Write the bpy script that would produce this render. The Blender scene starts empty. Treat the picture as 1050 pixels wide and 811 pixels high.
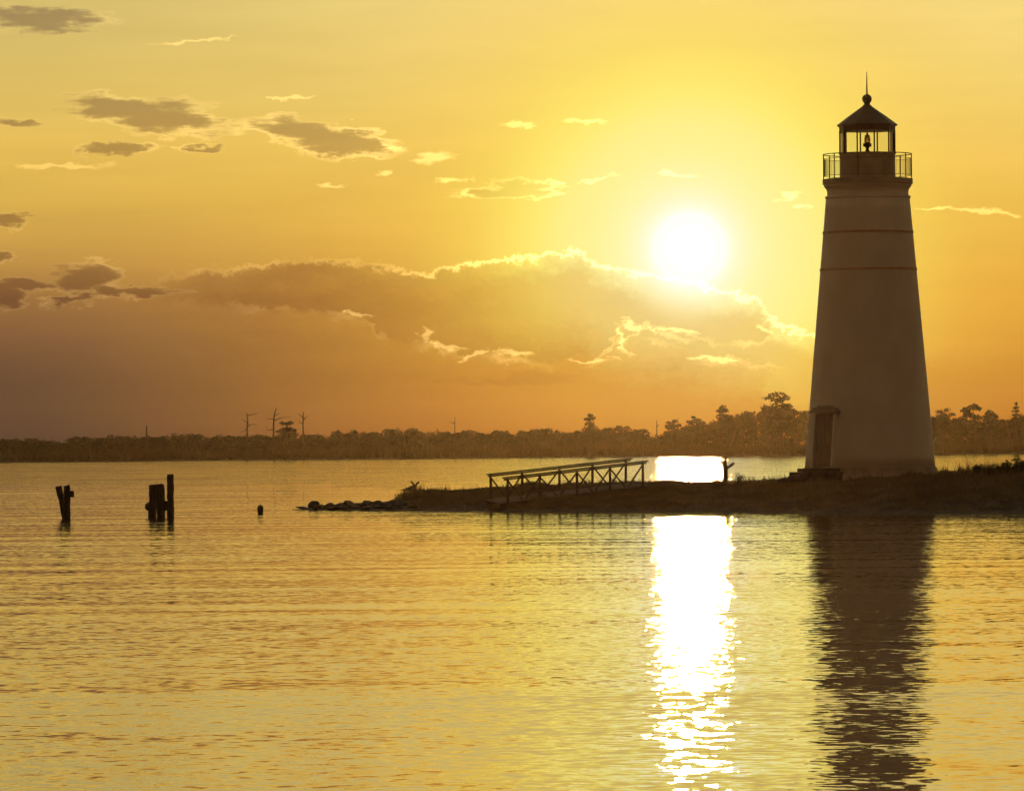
import bpy, bmesh, math, random
from mathutils import Vector, Matrix
import numpy as np

random.seed(7)
R = math.radians
scene = bpy.context.scene
C = scene.collection

# ------------------------------------------------------------------ camera
F = 5800.0                      # focal length in photo pixels (photo 1050 x 811): a long lens
S = 2030.0
K = F / S                       # distances below are written for a focal length of S and stretched by K
CX, CY = 525.0, 459.0           # where the optical axis meets the photo (true horizon at the middle)
CAMZ = 2.0
ROLL = R(0.49)
cam_d = bpy.data.cameras.new('camera')
cam = bpy.data.objects.new('camera', cam_d)
C.objects.link(cam)
cam_d.sensor_fit = 'HORIZONTAL'
cam_d.sensor_width = 36.0
cam_d.lens = 36.0 * F / 1050.0
cam_d.shift_y = (CY - 405.5) / 1050.0
cam_d.clip_start = 0.1
cam_d.clip_end = 20000
cam.location = (0, 0, CAMZ)
cam.rotation_euler = (R(90), ROLL, 0)
scene.camera = cam
cr, sr = math.cos(ROLL), math.sin(ROLL)


def ray(px, py):
    u, v = (px - CX) / F, (CY - py) / F
    return Vector((u * cr + v * sr, 1.0, -u * sr + v * cr))


def at(px, py, Y):
    d = ray(px, py)
    return Vector((0, 0, CAMZ)) + d * (Y * K)


def ground(px, py, z=0.0):
    d = ray(px, py)
    return Vector((0, 0, CAMZ)) + d * ((z - CAMZ) / d.z)


def skyuv(px, py):              # photo pixel -> azimuth / elevation, in units of 1/F radian
    d = ray(px, py).normalized()
    return math.atan2(d.x, d.y) * F, math.asin(d.z) * F


# ------------------------------------------------------------------ render settings
vs = scene.view_settings
scene.display_settings.display_device = 'sRGB'
vs.view_transform = 'Standard'
vs.look = 'None'
vs.exposure = 0.0
vs.gamma = 1.0
vs.use_curve_mapping = False
cy = scene.cycles
cy.use_denoising = True
cy.max_bounces = 6
cy.volume_bounces = 0
cy.transparent_max_bounces = 16
cy.sample_clamp_indirect = 6.0
cy.caustics_reflective = False
cy.caustics_refractive = False

SUN_PX = (707, 255)
sd = ray(*SUN_PX).normalized()
SUN_EL = math.asin(sd.z)
SUN_AZ = math.atan2(sd.x, sd.y)          # clockwise from +Y


# ------------------------------------------------------------------ node helpers
class E:
    """a node socket with arithmetic"""
    def __init__(self, t, s):
        self.t, self.s = t, s

    def _m(self, op, *a, clamp=False):
        n = self.t.nodes.new('ShaderNodeMath')
        n.operation = op
        n.use_clamp = clamp
        for i, v in enumerate((self,) + a):
            if isinstance(v, E):
                self.t.links.new(v.s, n.inputs[i])
            else:
                n.inputs[i].default_value = v
        return E(self.t, n.outputs[0])

    def __add__(self, o): return self._m('ADD', o)
    __radd__ = __add__
    def __mul__(self, o): return self._m('MULTIPLY', o)
    __rmul__ = __mul__
    def __sub__(self, o): return self._m('SUBTRACT', o)
    def __rsub__(self, o): return (self * -1.0) + o
    def __truediv__(self, o): return self._m('DIVIDE', o)
    def min(self, o): return self._m('MINIMUM', o)
    def max(self, o): return self._m('MAXIMUM', o)
    def abs(self): return self._m('ABSOLUTE')
    def clamp(self): return self._m('ADD', 0.0, clamp=True)
    def pow(self, o): return self._m('POWER', o)

    def ss(self, a, b):                  # smoothstep a..b
        n = self.t.nodes.new('ShaderNodeMapRange')
        n.interpolation_type = 'SMOOTHSTEP'
        self.t.links.new(self.s, n.inputs['Value'])
        inv = b < a
        n.inputs['From Min'].default_value = min(a, b)
        n.inputs['From Max'].default_value = max(a, b)
        n.inputs['To Min'].default_value = 1.0 if inv else 0.0
        n.inputs['To Max'].default_value = 0.0 if inv else 1.0
        return E(self.t, n.outputs['Result'])


def combine(t, x, y, z=0.0):
    n = t.nodes.new('ShaderNodeCombineXYZ')
    for i, v in enumerate((x, y, z)):
        if isinstance(v, E):
            t.links.new(v.s, n.inputs[i])
        else:
            n.inputs[i].default_value = v
    return E(t, n.outputs[0])


def sep(t, v):
    n = t.nodes.new('ShaderNodeSeparateXYZ')
    t.links.new(v.s, n.inputs[0])
    return [E(t, o) for o in n.outputs]


def noise(t, vec, scale, detail=3.0, rough=0.55, dims='3D', dist=0.0):
    n = t.nodes.new('ShaderNodeTexNoise')
    n.noise_dimensions = dims
    t.links.new(vec.s, n.inputs['Vector'])
    n.inputs['Scale'].default_value = scale
    n.inputs['Detail'].default_value = detail
    n.inputs['Roughness'].default_value = rough
    n.inputs['Distortion'].default_value = dist
    return E(t, n.outputs[0]), E(t, n.outputs[1])


def vmath(t, op, a, b=None):
    n = t.nodes.new('ShaderNodeVectorMath')
    n.operation = op
    for i, v in enumerate((a, b)):
        if isinstance(v, E):
            t.links.new(v.s, n.inputs[i])
        elif v is not None:
            n.inputs[i].default_value = v
    return n


def vadd(t, a, b): return E(t, vmath(t, 'ADD', a, b).outputs[0])
def vmul(t, a, b): return E(t, vmath(t, 'MULTIPLY', a, b).outputs[0])
def vscale(t, a, f):
    n = t.nodes.new('ShaderNodeVectorMath')
    n.operation = 'SCALE'
    t.links.new(a.s, n.inputs[0])
    if isinstance(f, E):
        t.links.new(f.s, n.inputs['Scale'])
    else:
        n.inputs['Scale'].default_value = f
    return E(t, n.outputs[0])


def mixc(t, f, a, b):
    n = t.nodes.new('ShaderNodeMix')
    n.data_type = 'RGBA'
    for k, v in ((0, f), (6, a), (7, b)):
        if isinstance(v, E):
            t.links.new(v.s, n.inputs[k])
        elif k == 0:
            n.inputs[0].default_value = v
        else:
            n.inputs[k].default_value = (*v, 1.0)
    return E(t, n.outputs[2])


def ramp(t, f, stops, interp='LINEAR'):
    n = t.nodes.new('ShaderNodeValToRGB')
    n.color_ramp.interpolation = interp
    el = n.color_ramp.elements
    while len(el) < len(stops):
        el.new(0.5)
    for e, (p, c) in zip(el, stops):
        e.position = p
    for e, (p, c) in zip(el, stops):
        e.position = p
        e.color = c if len(c) == 4 else (*c, 1.0)
    t.links.new(f.s, n.inputs[0])
    return E(t, n.outputs[0]), E(t, n.outputs[1])


def lin(r, g, b, k=1.0):
    f = lambda c: ((c / 255.0 + 0.055) / 1.055) ** 2.4 if c > 10 else c / 255.0 / 12.92
    return (f(r) * k, f(g) * k, f(b) * k)


def curve(t, x, pts):
    """piecewise curve y(x) for x, y already in 0..1"""
    n = t.nodes.new('ShaderNodeFloatCurve')
    cu = n.mapping.curves[0]
    n.mapping.use_clip = False
    while len(cu.points) < len(pts):
        cu.points.new(0.5, 0.5)
    for p, (a, b) in zip(cu.points, pts):
        p.location = (a, b)
        p.handle_type = 'VECTOR'
    n.mapping.update()
    t.links.new(x.s, n.inputs['Value'])
    return E(t, n.outputs[0])


# ------------------------------------------------------------------ sky
world = bpy.data.worlds.new('World')
scene.world = world
world.use_nodes = True
wt = world.node_tree
wt.nodes.clear()
tc = wt.nodes.new('ShaderNodeTexCoord')
D = E(wt, tc.outputs['Generated'])
dx, dy, dz = sep(wt, D)
AZ = dx._m('ARCTAN2', dy) * F
EL = dz._m('ARCSINE') * F

# clear sky: two elevation ramps (left of the picture, sun side), the rest of the dome dusky
ELMAX = 5000.0
def elramp(rows):
    out = []
    for x, y, c in rows:
        out.append((max(0.0, skyuv(x, y)[1] / ELMAX), lin(*c)))
    return sorted(out)
left_rows = [(20, 462, (70, 52, 44)), (20, 420, (84, 62, 47)), (20, 385, (100, 72, 51)), (20, 350, (121, 86, 56)), (20, 310, (150, 106, 60)),
             (20, 260, (196, 150, 72)), (20, 205, (216, 174, 78)), (20, 150, (226, 186, 88)), (20, 100, (220, 188, 98)),
             (20, 50, (213, 186, 104)), (20, 0, (207, 183, 108))]
right_rows = [(700, 457, (160, 94, 34)), (700, 420, (178, 116, 40)), (700, 390, (192, 130, 45)), (700, 350, (212, 150, 53)), (700, 300, (225, 165, 61)),
              (700, 200, (237, 190, 82)), (700, 100, (241, 206, 108)), (700, 0, (242, 214, 126))]
up = [(0.16, lin(230, 196, 118)), (0.30, lin(168, 156, 128)), (1.0, lin(105, 98, 84))]
ef = EL / ELMAX
cl, _ = ramp(wt, ef, elramp(left_rows) + up)
crr, _ = ramp(wt, ef, elramp(right_rows) + up)
base = mixc(wt, AZ.ss(-520, 120), cl, crr)
# towards the far side of the dome the sky is dull dusk
dusk, _ = ramp(wt, ef, [(0.0, lin(110, 66, 34)), (0.3, lin(110, 75, 44)), (1.0, lin(94, 82, 62))])
base = mixc(wt, AZ.abs().ss(1200, 9000), base, dusk)

# distance to the sun, in picture pixels
su, sv = skyuv(*SUN_PX)
du, dv = AZ - su, EL - sv
RS = (du * du + dv * dv)._m('SQRT')
SP = (RS / 520.0)._m('POWER', 1.3)._m('MULTIPLY', -1.0)._m('EXPONENT')     # 1 at the sun

P = combine(wt, AZ, EL, 0.0)
_, wc = noise(wt, vmul(wt, P, (0.018, 0.045, 1)), 1.0, 5, 0.6)
warp = vmul(wt, vadd(wt, wc, (-0.5, -0.5, -0.5)), (90, 30, 0))
_, wc2 = noise(wt, vmul(wt, P, (0.08, 0.14, 1)), 1.0, 3, 0.5)
warp2 = vmul(wt, vadd(wt, wc2, (-0.5, -0.5, -0.5)), (20, 9, 0))
PW = vadd(wt, vadd(wt, P, warp), warp2)


def blobs(lst):
    d = None
    for px, py, rx, ry, rot in lst:
        m = wt.nodes.new('ShaderNodeMapping')
        m.vector_type = 'TEXTURE'
        wt.links.new(PW.s, m.inputs['Vector'])
        u, v = skyuv(px, py)
        m.inputs['Location'].default_value = (u, v, 0)
        m.inputs['Rotation'].default_value = (0, 0, R(rot))
        m.inputs['Scale'].default_value = (rx, ry, 1)
        L = E(wt, vmath(wt, 'LENGTH', E(wt, m.outputs[0])).outputs['Value'])
        d = L if d is None else d.min(L)
    return 1.0 - d


dark = blobs([(40, 20, 78, 15, 0), (12, 127, 36, 6, 0), (155, 117, 92, 18, -8), (125, 110, 50, 12, 0), (328, 140, 80, 17, -10),
              (352, 152, 48, 11, -4), (118, 153, 42, 7, 4), (210, 151, 24, 6, 0), (522, 197, 58, 7, 0), (535, 191, 34, 6, 0),
              (8, 227, 24, 7, 0), (88, 286, 38, 17, 0), (4, 306, 30, 14, 0), (4, 264, 14, 6, 0), (70, 308, 26, 6, 0), (150, 300, 40, 7, 0), (30, 292, 30, 8, 0), (110, 300, 30, 7, 0)])
nf, _ = noise(wt, vmul(wt, P, (0.020, 0.12, 1)), 1.0, 5, 0.6)
dd = dark + (nf - 0.5) * 1.5
dbody = dd.ss(-0.16, 0.60)
gate, _ = noise(wt, vmul(wt, P, (0.016, 0.02, 1)), 1.0, 2, 0.5)
drim = dd.ss(-0.16, 0.06) * dd.ss(0.40, 0.08) * (0.35 + gate.ss(0.4, 0.65))

dim = blobs([(405, 338, 46, 13, -8), (530, 388, 80, 6, 0), (485, 358, 26, 8, -10), (690, 372, 50, 6, 0)])
dimb = (dim + (nf - 0.5) * 1.2).ss(-0.1, 0.6)
lite = blobs([(533, 131, 26, 3.5, -3), (597, 127, 24, 3, 0), (697, 178, 30, 3, 0), (610, 184, 30, 3.5, 14), (452, 163, 34, 6, 4),
              (470, 183, 14, 4, 0), (387, 180, 18, 3, 4), (335, 190, 24, 3, 0), (800, 200, 18, 3, 4), (826, 212, 14, 3, 0),
              (960, 215, 34, 3, 0), (1010, 217, 40, 3, 0), (195, 42, 62, 3, 4), (400, 152, 20, 5, -20), (290, 99, 26, 2.5, 0), (60, 170, 60, 4, 0)])
lite2 = blobs([(372, 324, 16, 4, -20), (356, 321, 8, 5, 0), (432, 340, 12, 6, 30), (450, 352, 20, 4, -20), (486, 364, 20, 4, 10), (524, 364, 26, 5, 0), (610, 368, 30, 3, 0),
              (641, 348, 6, 16, 10), (652, 331, 18, 4, -20), (690, 340, 24, 4, -10), (735, 369, 24, 3, 0), (790, 338, 8, 10, 20)])
lb2 = (lite2 + (nf - 0.5) * 0.8).ss(-0.05, 0.7)
lb = (lite + (nf - 0.5) * 0.6).ss(0.0, 0.6)

# the cloud bank low in the sky: its top edge as a curve of azimuth
U0, U1 = -900.0, 900.0
def bank_curve(pts, wsoft=None):
    pp = []
    for x, y in pts:
        u, v = skyuv(x, y)
        pp.append(((u - U0) / (U1 - U0), v / 400.0))
    pp = [(0.0, pp[0][1])] + pp + [(1.0, pp[-1][1])]
    pw = sep(wt, PB)
    return curve(wt, (pw[0] - U0) / (U1 - U0), pp) * 400.0 - pw[1]
_, wc3 = noise(wt, vmul(wt, P, (0.06, 0.075, 1)), 1.0, 6, 0.7)
PB = vadd(wt, P, vmul(wt, vadd(wt, wc3, (-0.5, -0.5, -0.5)), (44, 34, 0)))
bt = bank_curve([(-200, 296), (40, 300), (150, 290), (185, 282), (250, 274), (320, 266), (400, 274), (432, 282), (470, 273), (500, 268),
                 (560, 262), (597, 253), (606, 268), (640, 278), (690, 284), (735, 298), (782, 306), (792, 330), (850, 350), (1000, 360), (1100, 352)])
azf = AZ.ss(-400, -250)                     # the bank thins out left of the long cloud
bbody = bt.ss(0.0, 8.0) * bt.ss(200.0, 40.0) * azf * AZ.ss(420, 250)
brim = bt.ss(-2.0, 0.5) * bt.ss(5.0, 1.5) * AZ.ss(-160, 60) * AZ.ss(400, 300)
bfringe = bt.ss(-4.0, 1.0) * bt.ss(7.0, 2.0) * AZ.ss(-420, -330) * AZ.ss(120, -80)
# billows catching the light below the bank
b2 = bank_curve([(-200, 330), (190, 312), (260, 316), (320, 318), (352, 322), (375, 326), (400, 352), (440, 352), (480, 368), (520, 366), (560, 372), (620, 366), (636, 332),
                 (680, 346), (715, 366), (760, 372), (800, 376), (900, 392)])
b2rim = b2.ss(-3.0, 1.0) * b2.ss(9.0, 1.5) * gate.ss(0.40, 0.58) * AZ.ss(-360, -150) * AZ.ss(310, 220)
b3 = bank_curve([(-200, 400), (340, 384), (420, 388), (500, 384), (600, 378), (640, 346), (660, 330), (700, 345), (770, 352), (800, 342), (830, 350), (900, 350)])
b3rim = b3.ss(-3.0, 1.0) * b3.ss(7.0, 1.5) * gate.ss(0.62, 0.42) * AZ.ss(60, 115) * AZ.ss(320, 240)

streak, _ = noise(wt, vmul(wt, P, (0.0035, 0.03, 1)), 1.0, 4, 0.55)
puff, _ = noise(wt, vmul(wt, PB, (0.02, 0.045, 1)), 1.0, 5, 0.6)
mass = bt.ss(0.0, 6.0) * b2.ss(8.0, -8.0) * azf * AZ.ss(260, 60)
base = vscale(wt, base, 1.0 + (streak - 0.5) * 0.22)
sky = base
tint = vmul(wt, base, (0.50, 0.45, 0.62))
tintb = vmul(wt, base, (0.74, 0.68, 0.76))
sky = mixc(wt, bbody * (1.0 - SP * 0.75) * (0.55 + puff.ss(0.3, 0.7) * 0.5), sky, tintb)
sky = mixc(wt, mass * (0.68 + puff.ss(0.32, 0.66) * 0.32) * (1.0 - SP * 0.6), sky, vmul(wt, base, (0.56, 0.49, 0.60)))
lump = puff.ss(0.55, 0.72) * bt.ss(10.0, 30.0) * bt.ss(120.0, 60.0) * AZ.ss(-420, -380) * AZ.ss(300, 200)
sky = vadd(wt, sky, vscale(wt, combine(wt, 1.0, 0.62, 0.2), lump * (SP * 0.10 + 0.008)))
sky = mixc(wt, dimb * 0.5, sky, tintb)
sky = mixc(wt, dbody * (1.0 - SP * 0.55), sky, tint)
# glow round the sun
gs = [(0, (254, 253, 242), 1.0), (36, (254, 253, 240), 1.0), (43, (253, 251, 218), 1.0), (54, (252, 247, 196), 1.0), (70, (251, 244, 172), 1.0), (100, (250, 241, 152), 0.97),
      (130, (254, 239, 140), 0.95), (160, (253, 236, 118), 0.90), (190, (252, 230, 104), 0.74), (225, (250, 221, 94), 0.50), (290, (246, 207, 86), 0.20), (380, (240, 195, 78), 0.0)]
gc, ga = ramp(wt, RS / 400.0, [(r / 400.0, (*lin(*c), a)) for r, c, a in gs])
covered = (bt.ss(0.0, 30.0) * 0.48 + bt.ss(50.0, 130.0) * 0.40) * RS.ss(40, 85)
sky = mixc(wt, ga * (1.0 - covered), sky, gc)
# sunlit fringes of the clouds
fr = drim * (SP.pow(1.5) * 1.1 + 0.015) + lb * (SP * 0.8 + 0.12) + lb2 * (SP.pow(1.4) * 1.0) + brim * (SP * 1.6) + bfringe * gate.ss(0.35, 0.6) * (SP * 0.35 + 0.02) + (b2rim + b3rim) * (SP * 0.42 + 0.01)
sky = vadd(wt, sky, vscale(wt, combine(wt, 1.0, 0.70, 0.24), fr * 0.75))
# the blinding disc
disc = RS.ss(26, 17)
sky = vadd(wt, sky, vscale(wt, combine(wt, 1.0, 0.93, 0.72), disc * 12.0 + RS.ss(46, 32) * 0.10))
below = EL.ss(-60, 0)

nish = wt.nodes.new('ShaderNodeTexSky')
nish.sky_type = 'NISHITA'
nish.sun_disc = False
nish.sun_elevation = SUN_EL
nish.sun_rotation = SUN_AZ
nish.dust_density = 4.0
bg_n = wt.nodes.new('ShaderNodeBackground')
wt.links.new(nish.outputs[0], bg_n.inputs['Color'])
bg_n.inputs['Strength'].default_value = 0.0012
bg_c = wt.nodes.new('ShaderNodeBackground')
wt.links.new(sky.s, bg_c.inputs['Color'])
bg_c.inputs['Strength'].default_value = 1.0
addw = wt.nodes.new('ShaderNodeAddShader')
wt.links.new(bg_n.outputs[0], addw.inputs[0])
wt.links.new(bg_c.outputs[0], addw.inputs[1])
wo = wt.nodes.new('ShaderNodeOutputWorld')
wt.links.new(addw.outputs[0], wo.inputs['Surface'])
world.cycles.sampling_method = 'MANUAL'
world.cycles.sample_map_resolution = 2048

# ------------------------------------------------------------------ sun
sun_d = bpy.data.lights.new('sun', 'SUN')
sun_d.energy = 0.4
sun_d.angle = R(0.53)
sun_d.color = (1.0, 0.50, 0.14)
sun = bpy.data.objects.new('sun', sun_d)
C.objects.link(sun)
sun.rotation_euler = (-sd).to_track_quat('-Z', 'Y').to_euler()


# ------------------------------------------------------------------ materials
def mat(name):
    m = bpy.data.materials.new(name)
    m.use_nodes = True
    t = m.node_tree
    return m, t, t.nodes['Principled BSDF']


def simple(name, c1, c2, rough=0.8, scale=6.0, stretch=(1, 1, 1), bump=0.0, metallic=0.0, detail=4):
    m, t, b = mat(name)
    g = t.nodes.new('ShaderNodeTexCoord')
    v = vmul(t, E(t, g.outputs['Object']), stretch)
    n, _ = noise(t, v, scale, detail, 0.6)
    col = mixc(t, n.ss(0.32, 0.68), c1, c2)
    t.links.new(col.s, b.inputs['Base Color'])
    b.inputs['Roughness'].default_value = rough
    b.inputs['Metallic'].default_value = metallic
    if bump:
        bn = t.nodes.new('ShaderNodeBump')
        bn.inputs['Strength'].default_value = bump
        bn.inputs['Distance'].default_value = 0.02
        t.links.new(n.s, bn.inputs['Height'])
        t.links.new(bn.outputs[0], b.inputs['Normal'])
    return m


def leafy(name, c1, c2, scale=0.6, trans=0.25):
    m, t, b = mat(name)
    g = t.nodes.new('ShaderNodeNewGeometry')
    n, _ = noise(t, E(t, g.outputs['Position']), scale, 3, 0.6)
    col = mixc(t, n.ss(0.3, 0.7), c1, c2)
    t.links.new(col.s, b.inputs['Base Color'])
    b.inputs['Roughness'].default_value = 0.75
    tr = t.nodes.new('ShaderNodeBsdfTranslucent')
    t.links.new(col.s, tr.inputs['Color'])
    mx = t.nodes.new('ShaderNodeMixShader')
    mx.inputs[0].default_value = trans
    t.links.new(b.outputs[0], mx.inputs[1])
    t.links.new(tr.outputs[0], mx.inputs[2])
    t.links.new(mx.outputs[0], t.nodes['Material Output'].inputs['Surface'])
    return m


M = {}
M['paint'] = simple('white_weathered_paint', (0.68, 0.655, 0.61), (0.74, 0.72, 0.68), 0.7, 1.1, (1, 1, 0.5), 0.15)
M['band'] = simple('rusty_iron_band', (0.46, 0.34, 0.25), (0.54, 0.41, 0.31), 0.7, 5)
M['stone'] = simple('foundation_stone', (0.32, 0.30, 0.26), (0.46, 0.43, 0.38), 0.9, 3, bump=0.3)
M['blackmetal'] = simple('black_painted_metal', (0.018, 0.017, 0.016), (0.035, 0.03, 0.028), 0.55, 4)
M['drum'] = simple('brown_painted_iron', (0.36, 0.32, 0.26), (0.46, 0.41, 0.34), 0.6, 2.5)
M['rail'] = simple('gallery_railing_metal', (0.14, 0.12, 0.10), (0.22, 0.19, 0.16), 0.5, 8)
M['door'] = simple('dark_weathered_door', (0.24, 0.22, 0.19), (0.34, 0.31, 0.27), 0.75, 3, (6, 6, 0.5))
M['wood'] = simple('grey_weathered_wood', (0.09, 0.07, 0.055), (0.17, 0.14, 0.11), 0.85, 4, (1, 1, 1), 0.2)
M['plank'] = simple('pale_deck_boards', (0.20, 0.18, 0.15), (0.29, 0.26, 0.22), 0.85, 5, (1, 4, 1), 0.2)
M['pile'] = simple('tarred_pile_wood', (0.025, 0.02, 0.017), (0.06, 0.048, 0.038), 0.8, 4, (3, 3, 0.5), 0.4)
M['rock'] = simple('wet_dark_rock', (0.03, 0.026, 0.023), (0.085, 0.073, 0.062), 0.7, 3.5, bump=0.6)
M['deadwood'] = simple('bare_dead_wood', (0.05, 0.04, 0.032), (0.09, 0.07, 0.055), 0.85, 5)
M['bark'] = simple('dark_bark', (0.045, 0.036, 0.028), (0.09, 0.07, 0.055), 0.9, 2)
M['soil'] = simple('dark_marsh_soil', (0.045, 0.036, 0.026), (0.085, 0.068, 0.048), 0.95, 1.5, bump=0.4)
M['buoy'] = simple('black_rubber_float', (0.02, 0.018, 0.016), (0.04, 0.035, 0.03), 0.5, 10)
M['leaf_a'] = leafy('mixed_woodland_foliage', (0.024, 0.030, 0.013), (0.048, 0.052, 0.022), 0.25, 0.06)
M['leaf_b'] = leafy('dark_evergreen_foliage', (0.018, 0.025, 0.012), (0.036, 0.045, 0.018), 0.3, 0.06)
M['shrub'] = leafy('marsh_shrub_foliage', (0.04, 0.045, 0.02), (0.09, 0.09, 0.035), 1.2)
M['grass'] = leafy('salt_marsh_grass', (0.13, 0.105, 0.055), (0.23, 0.185, 0.10), 0.9, 0.35)
M['reed'] = leafy('far_reed_bed', (0.045, 0.04, 0.018), (0.07, 0.06, 0.027), 0.08, 0.06)

# clear lantern glass
m, t, b = mat('lantern_glass')
t.nodes.remove(b)
tr = t.nodes.new('ShaderNodeBsdfTransparent')
tr.inputs['Color'].default_value = (0.93, 0.93, 0.9, 1)
gl = t.nodes.new('ShaderNodeBsdfGlossy')
gl.inputs['Roughness'].default_value = 0.03
fr_ = t.nodes.new('ShaderNodeFresnel')
fr_.inputs['IOR'].default_value = 1.35
mx = t.nodes.new('ShaderNodeMixShader')
t.links.new(fr_.outputs[0], mx.inputs[0])
t.links.new(tr.outputs[0], mx.inputs[1])
t.links.new(gl.outputs[0], mx.inputs[2])
t.links.new(mx.outputs[0], t.nodes['Material Output'].inputs['Surface'])
M['glass'] = m
m, t, b = mat('amber_lens_glass')
b.inputs['Base Color'].default_value = (0.75, 0.5, 0.2, 1)
b.inputs['Roughness'].default_value = 0.1
b.inputs['Transmission Weight'].default_value = 0.7
b.inputs['IOR'].default_value = 1.4
M['lens'] = m

# water
m, t, b = mat('rippled_lake_water')
g = t.nodes.new('ShaderNodeNewGeometry')
Pw = E(t, g.outputs['Position'])
def slope_layer(sx, sy, amp_x, amp_y, detail, off):
    v = vadd(t, vmul(t, Pw, (sx, sy, 0)), (off, off * 1.7, off * 0.3))
    _, c = noise(t, v, 1.0, detail, 0.5)
    return vmul(t, vadd(t, c, (-0.5, -0.5, -0.5)), (amp_x, amp_y, 0))
RIP = 1.0
patch, _ = noise(t, vmul(t, Pw, (0.03, 0.06, 0)), 1.0, 3, 0.55)
pg_ = patch.ss(0.3, 0.7) * 0.7 + 0.6
s1 = slope_layer(7.0, 6.0, 0.25, 0.112, 2, 3.1)
s2 = slope_layer(0.8, 1.6, 0.08, 0.029, 2, 17.3)
s3 = slope_layer(0.07, 0.45, 0.012, 0.058, 3, 41.9)
ssum = vadd(t, vscale(t, vadd(t, s1, s2), pg_ * RIP), s3)
nrm = vadd(t, ssum, (0, -0.006, 1))
nn = vmath(t, 'NORMALIZE', nrm)
t.links.new(nn.outputs[0], b.inputs['Normal'])
b.inputs['Base Color'].default_value = (0.12, 0.095, 0.05, 1)
b.inputs['Roughness'].default_value = 0.004
b.inputs['IOR'].default_value = 1.40
b.inputs['Specular Tint'].default_value = (1.0, 0.93, 0.72, 1)
M['water'] = m


# ------------------------------------------------------------------ object helpers
def obj(name, bm, m, parent=None, smooth=False, loc=None):
    me = bpy.data.meshes.new(name)
    bmesh.ops.recalc_face_normals(bm, faces=bm.faces)
    bm.to_mesh(me)
    bm.free()
    me.materials.append(M[m] if isinstance(m, str) else m)
    if smooth:
        for p in me.polygons:
            p.use_smooth = True
    o = bpy.data.objects.new(name, me)
    C.objects.link(o)
    if parent is not None:
        o.parent = parent
    if loc is not None:
        o.location = loc
    return o


def raw(name, verts, faces, m, parent=None):
    me = bpy.data.meshes.new(name)
    me.from_pydata([tuple(v) for v in verts], [], faces)
    me.materials.append(M[m])
    o = bpy.data.objects.new(name, me)
    C.objects.link(o)
    if parent is not None:
        o.parent = parent
    return o


def tag(o, label=None, cat=None, group=None, kind=None):
    if label: o['label'] = label
    if cat: o['category'] = cat
    if group: o['group'] = group
    if kind: o['kind'] = kind
    return o


def empty(name, loc, label=None, cat=None, group=None):
    o = bpy.data.objects.new(name, None)
    o.empty_display_size = 0.3
    o.location = loc
    C.objects.link(o)
    return tag(o, label, cat, group)


def tube(bm, pts, rad, n=6, cap=True):
    pts = [Vector(p) for p in pts]
    if not hasattr(rad, '__len__'):
        rad = [rad] * len(pts)
    rings = []
    for i, p in enumerate(pts):
        a = pts[max(i - 1, 0)]
        c = pts[min(i + 1, len(pts) - 1)]
        d = (c - a).normalized()
        ref = Vector((0, 0, 1)) if abs(d.z) < 0.9 else Vector((0, 1, 0))
        x = d.cross(ref).normalized()
        y = d.cross(x)
        rings.append([bm.verts.new(p + (x * math.cos(k * 2 * math.pi / n) + y * math.sin(k * 2 * math.pi / n)) * rad[i]) for k in range(n)])
    for r0, r1 in zip(rings, rings[1:]):
        for k in range(n):
            bm.faces.new((r0[k], r0[(k + 1) % n], r1[(k + 1) % n], r1[k]))
    if cap:
        bm.faces.new(rings[0][::-1])
        bm.faces.new(rings[-1])


def lathe(bm, prof, n=48, cap=True, off=0.0, axis=(0, 0)):
    rings = []
    for r, z in prof:
        rings.append([bm.verts.new((axis[0] + r * math.cos(off + k * 2 * math.pi / n), axis[1] + r * math.sin(off + k * 2 * math.pi / n), z)) for k in range(n)])
    for r0, r1 in zip(rings, rings[1:]):
        for k in range(n):
            bm.faces.new((r0[k], r0[(k + 1) % n], r1[(k + 1) % n], r1[k]))
    if cap:
        bm.faces.new(rings[0][::-1])
        bm.faces.new(rings[-1])


def ringwall(bm, ro, ri, z0, z1, n=48):
    lathe(bm, [(ri, z0), (ro, z0), (ro, z1), (ri, z1), (ri, z0)], n, cap=False)


def beam(bm, a, c, w, h):
    """box from a to c, w across, h tall"""
    a, c = Vector(a), Vector(c)
    d = (c - a).normalized()
    ref = Vector((0, 0, 1)) if abs(d.z) < 0.95 else Vector((0, 1, 0))
    x = d.cross(ref).normalized() * w / 2
    y = x.normalized().cross(d) * h / 2
    q = []
    for p in (a, c):
        q.append([bm.verts.new(p + s * x + u * y) for s, u in ((-1, -1), (1, -1), (1, 1), (-1, 1))])
    for k in range(4):
        bm.faces.new((q[0][k], q[0][(k + 1) % 4], q[1][(k + 1) % 4], q[1][k]))
    bm.faces.new(q[0][::-1])
    bm.faces.new(q[1])


# ------------------------------------------------------------------ setting: water, far bank, island
FAR = 387.0 * K
bm = bmesh.new()
vv = [bm.verts.new(p) for p in ((-1300, -60, 0), (1300, -60, 0), (1300, 1330, 0), (-1300, 1330, 0))]
bm.faces.new(vv)
tag(obj('water', bm, 'water'), kind='structure')

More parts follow.
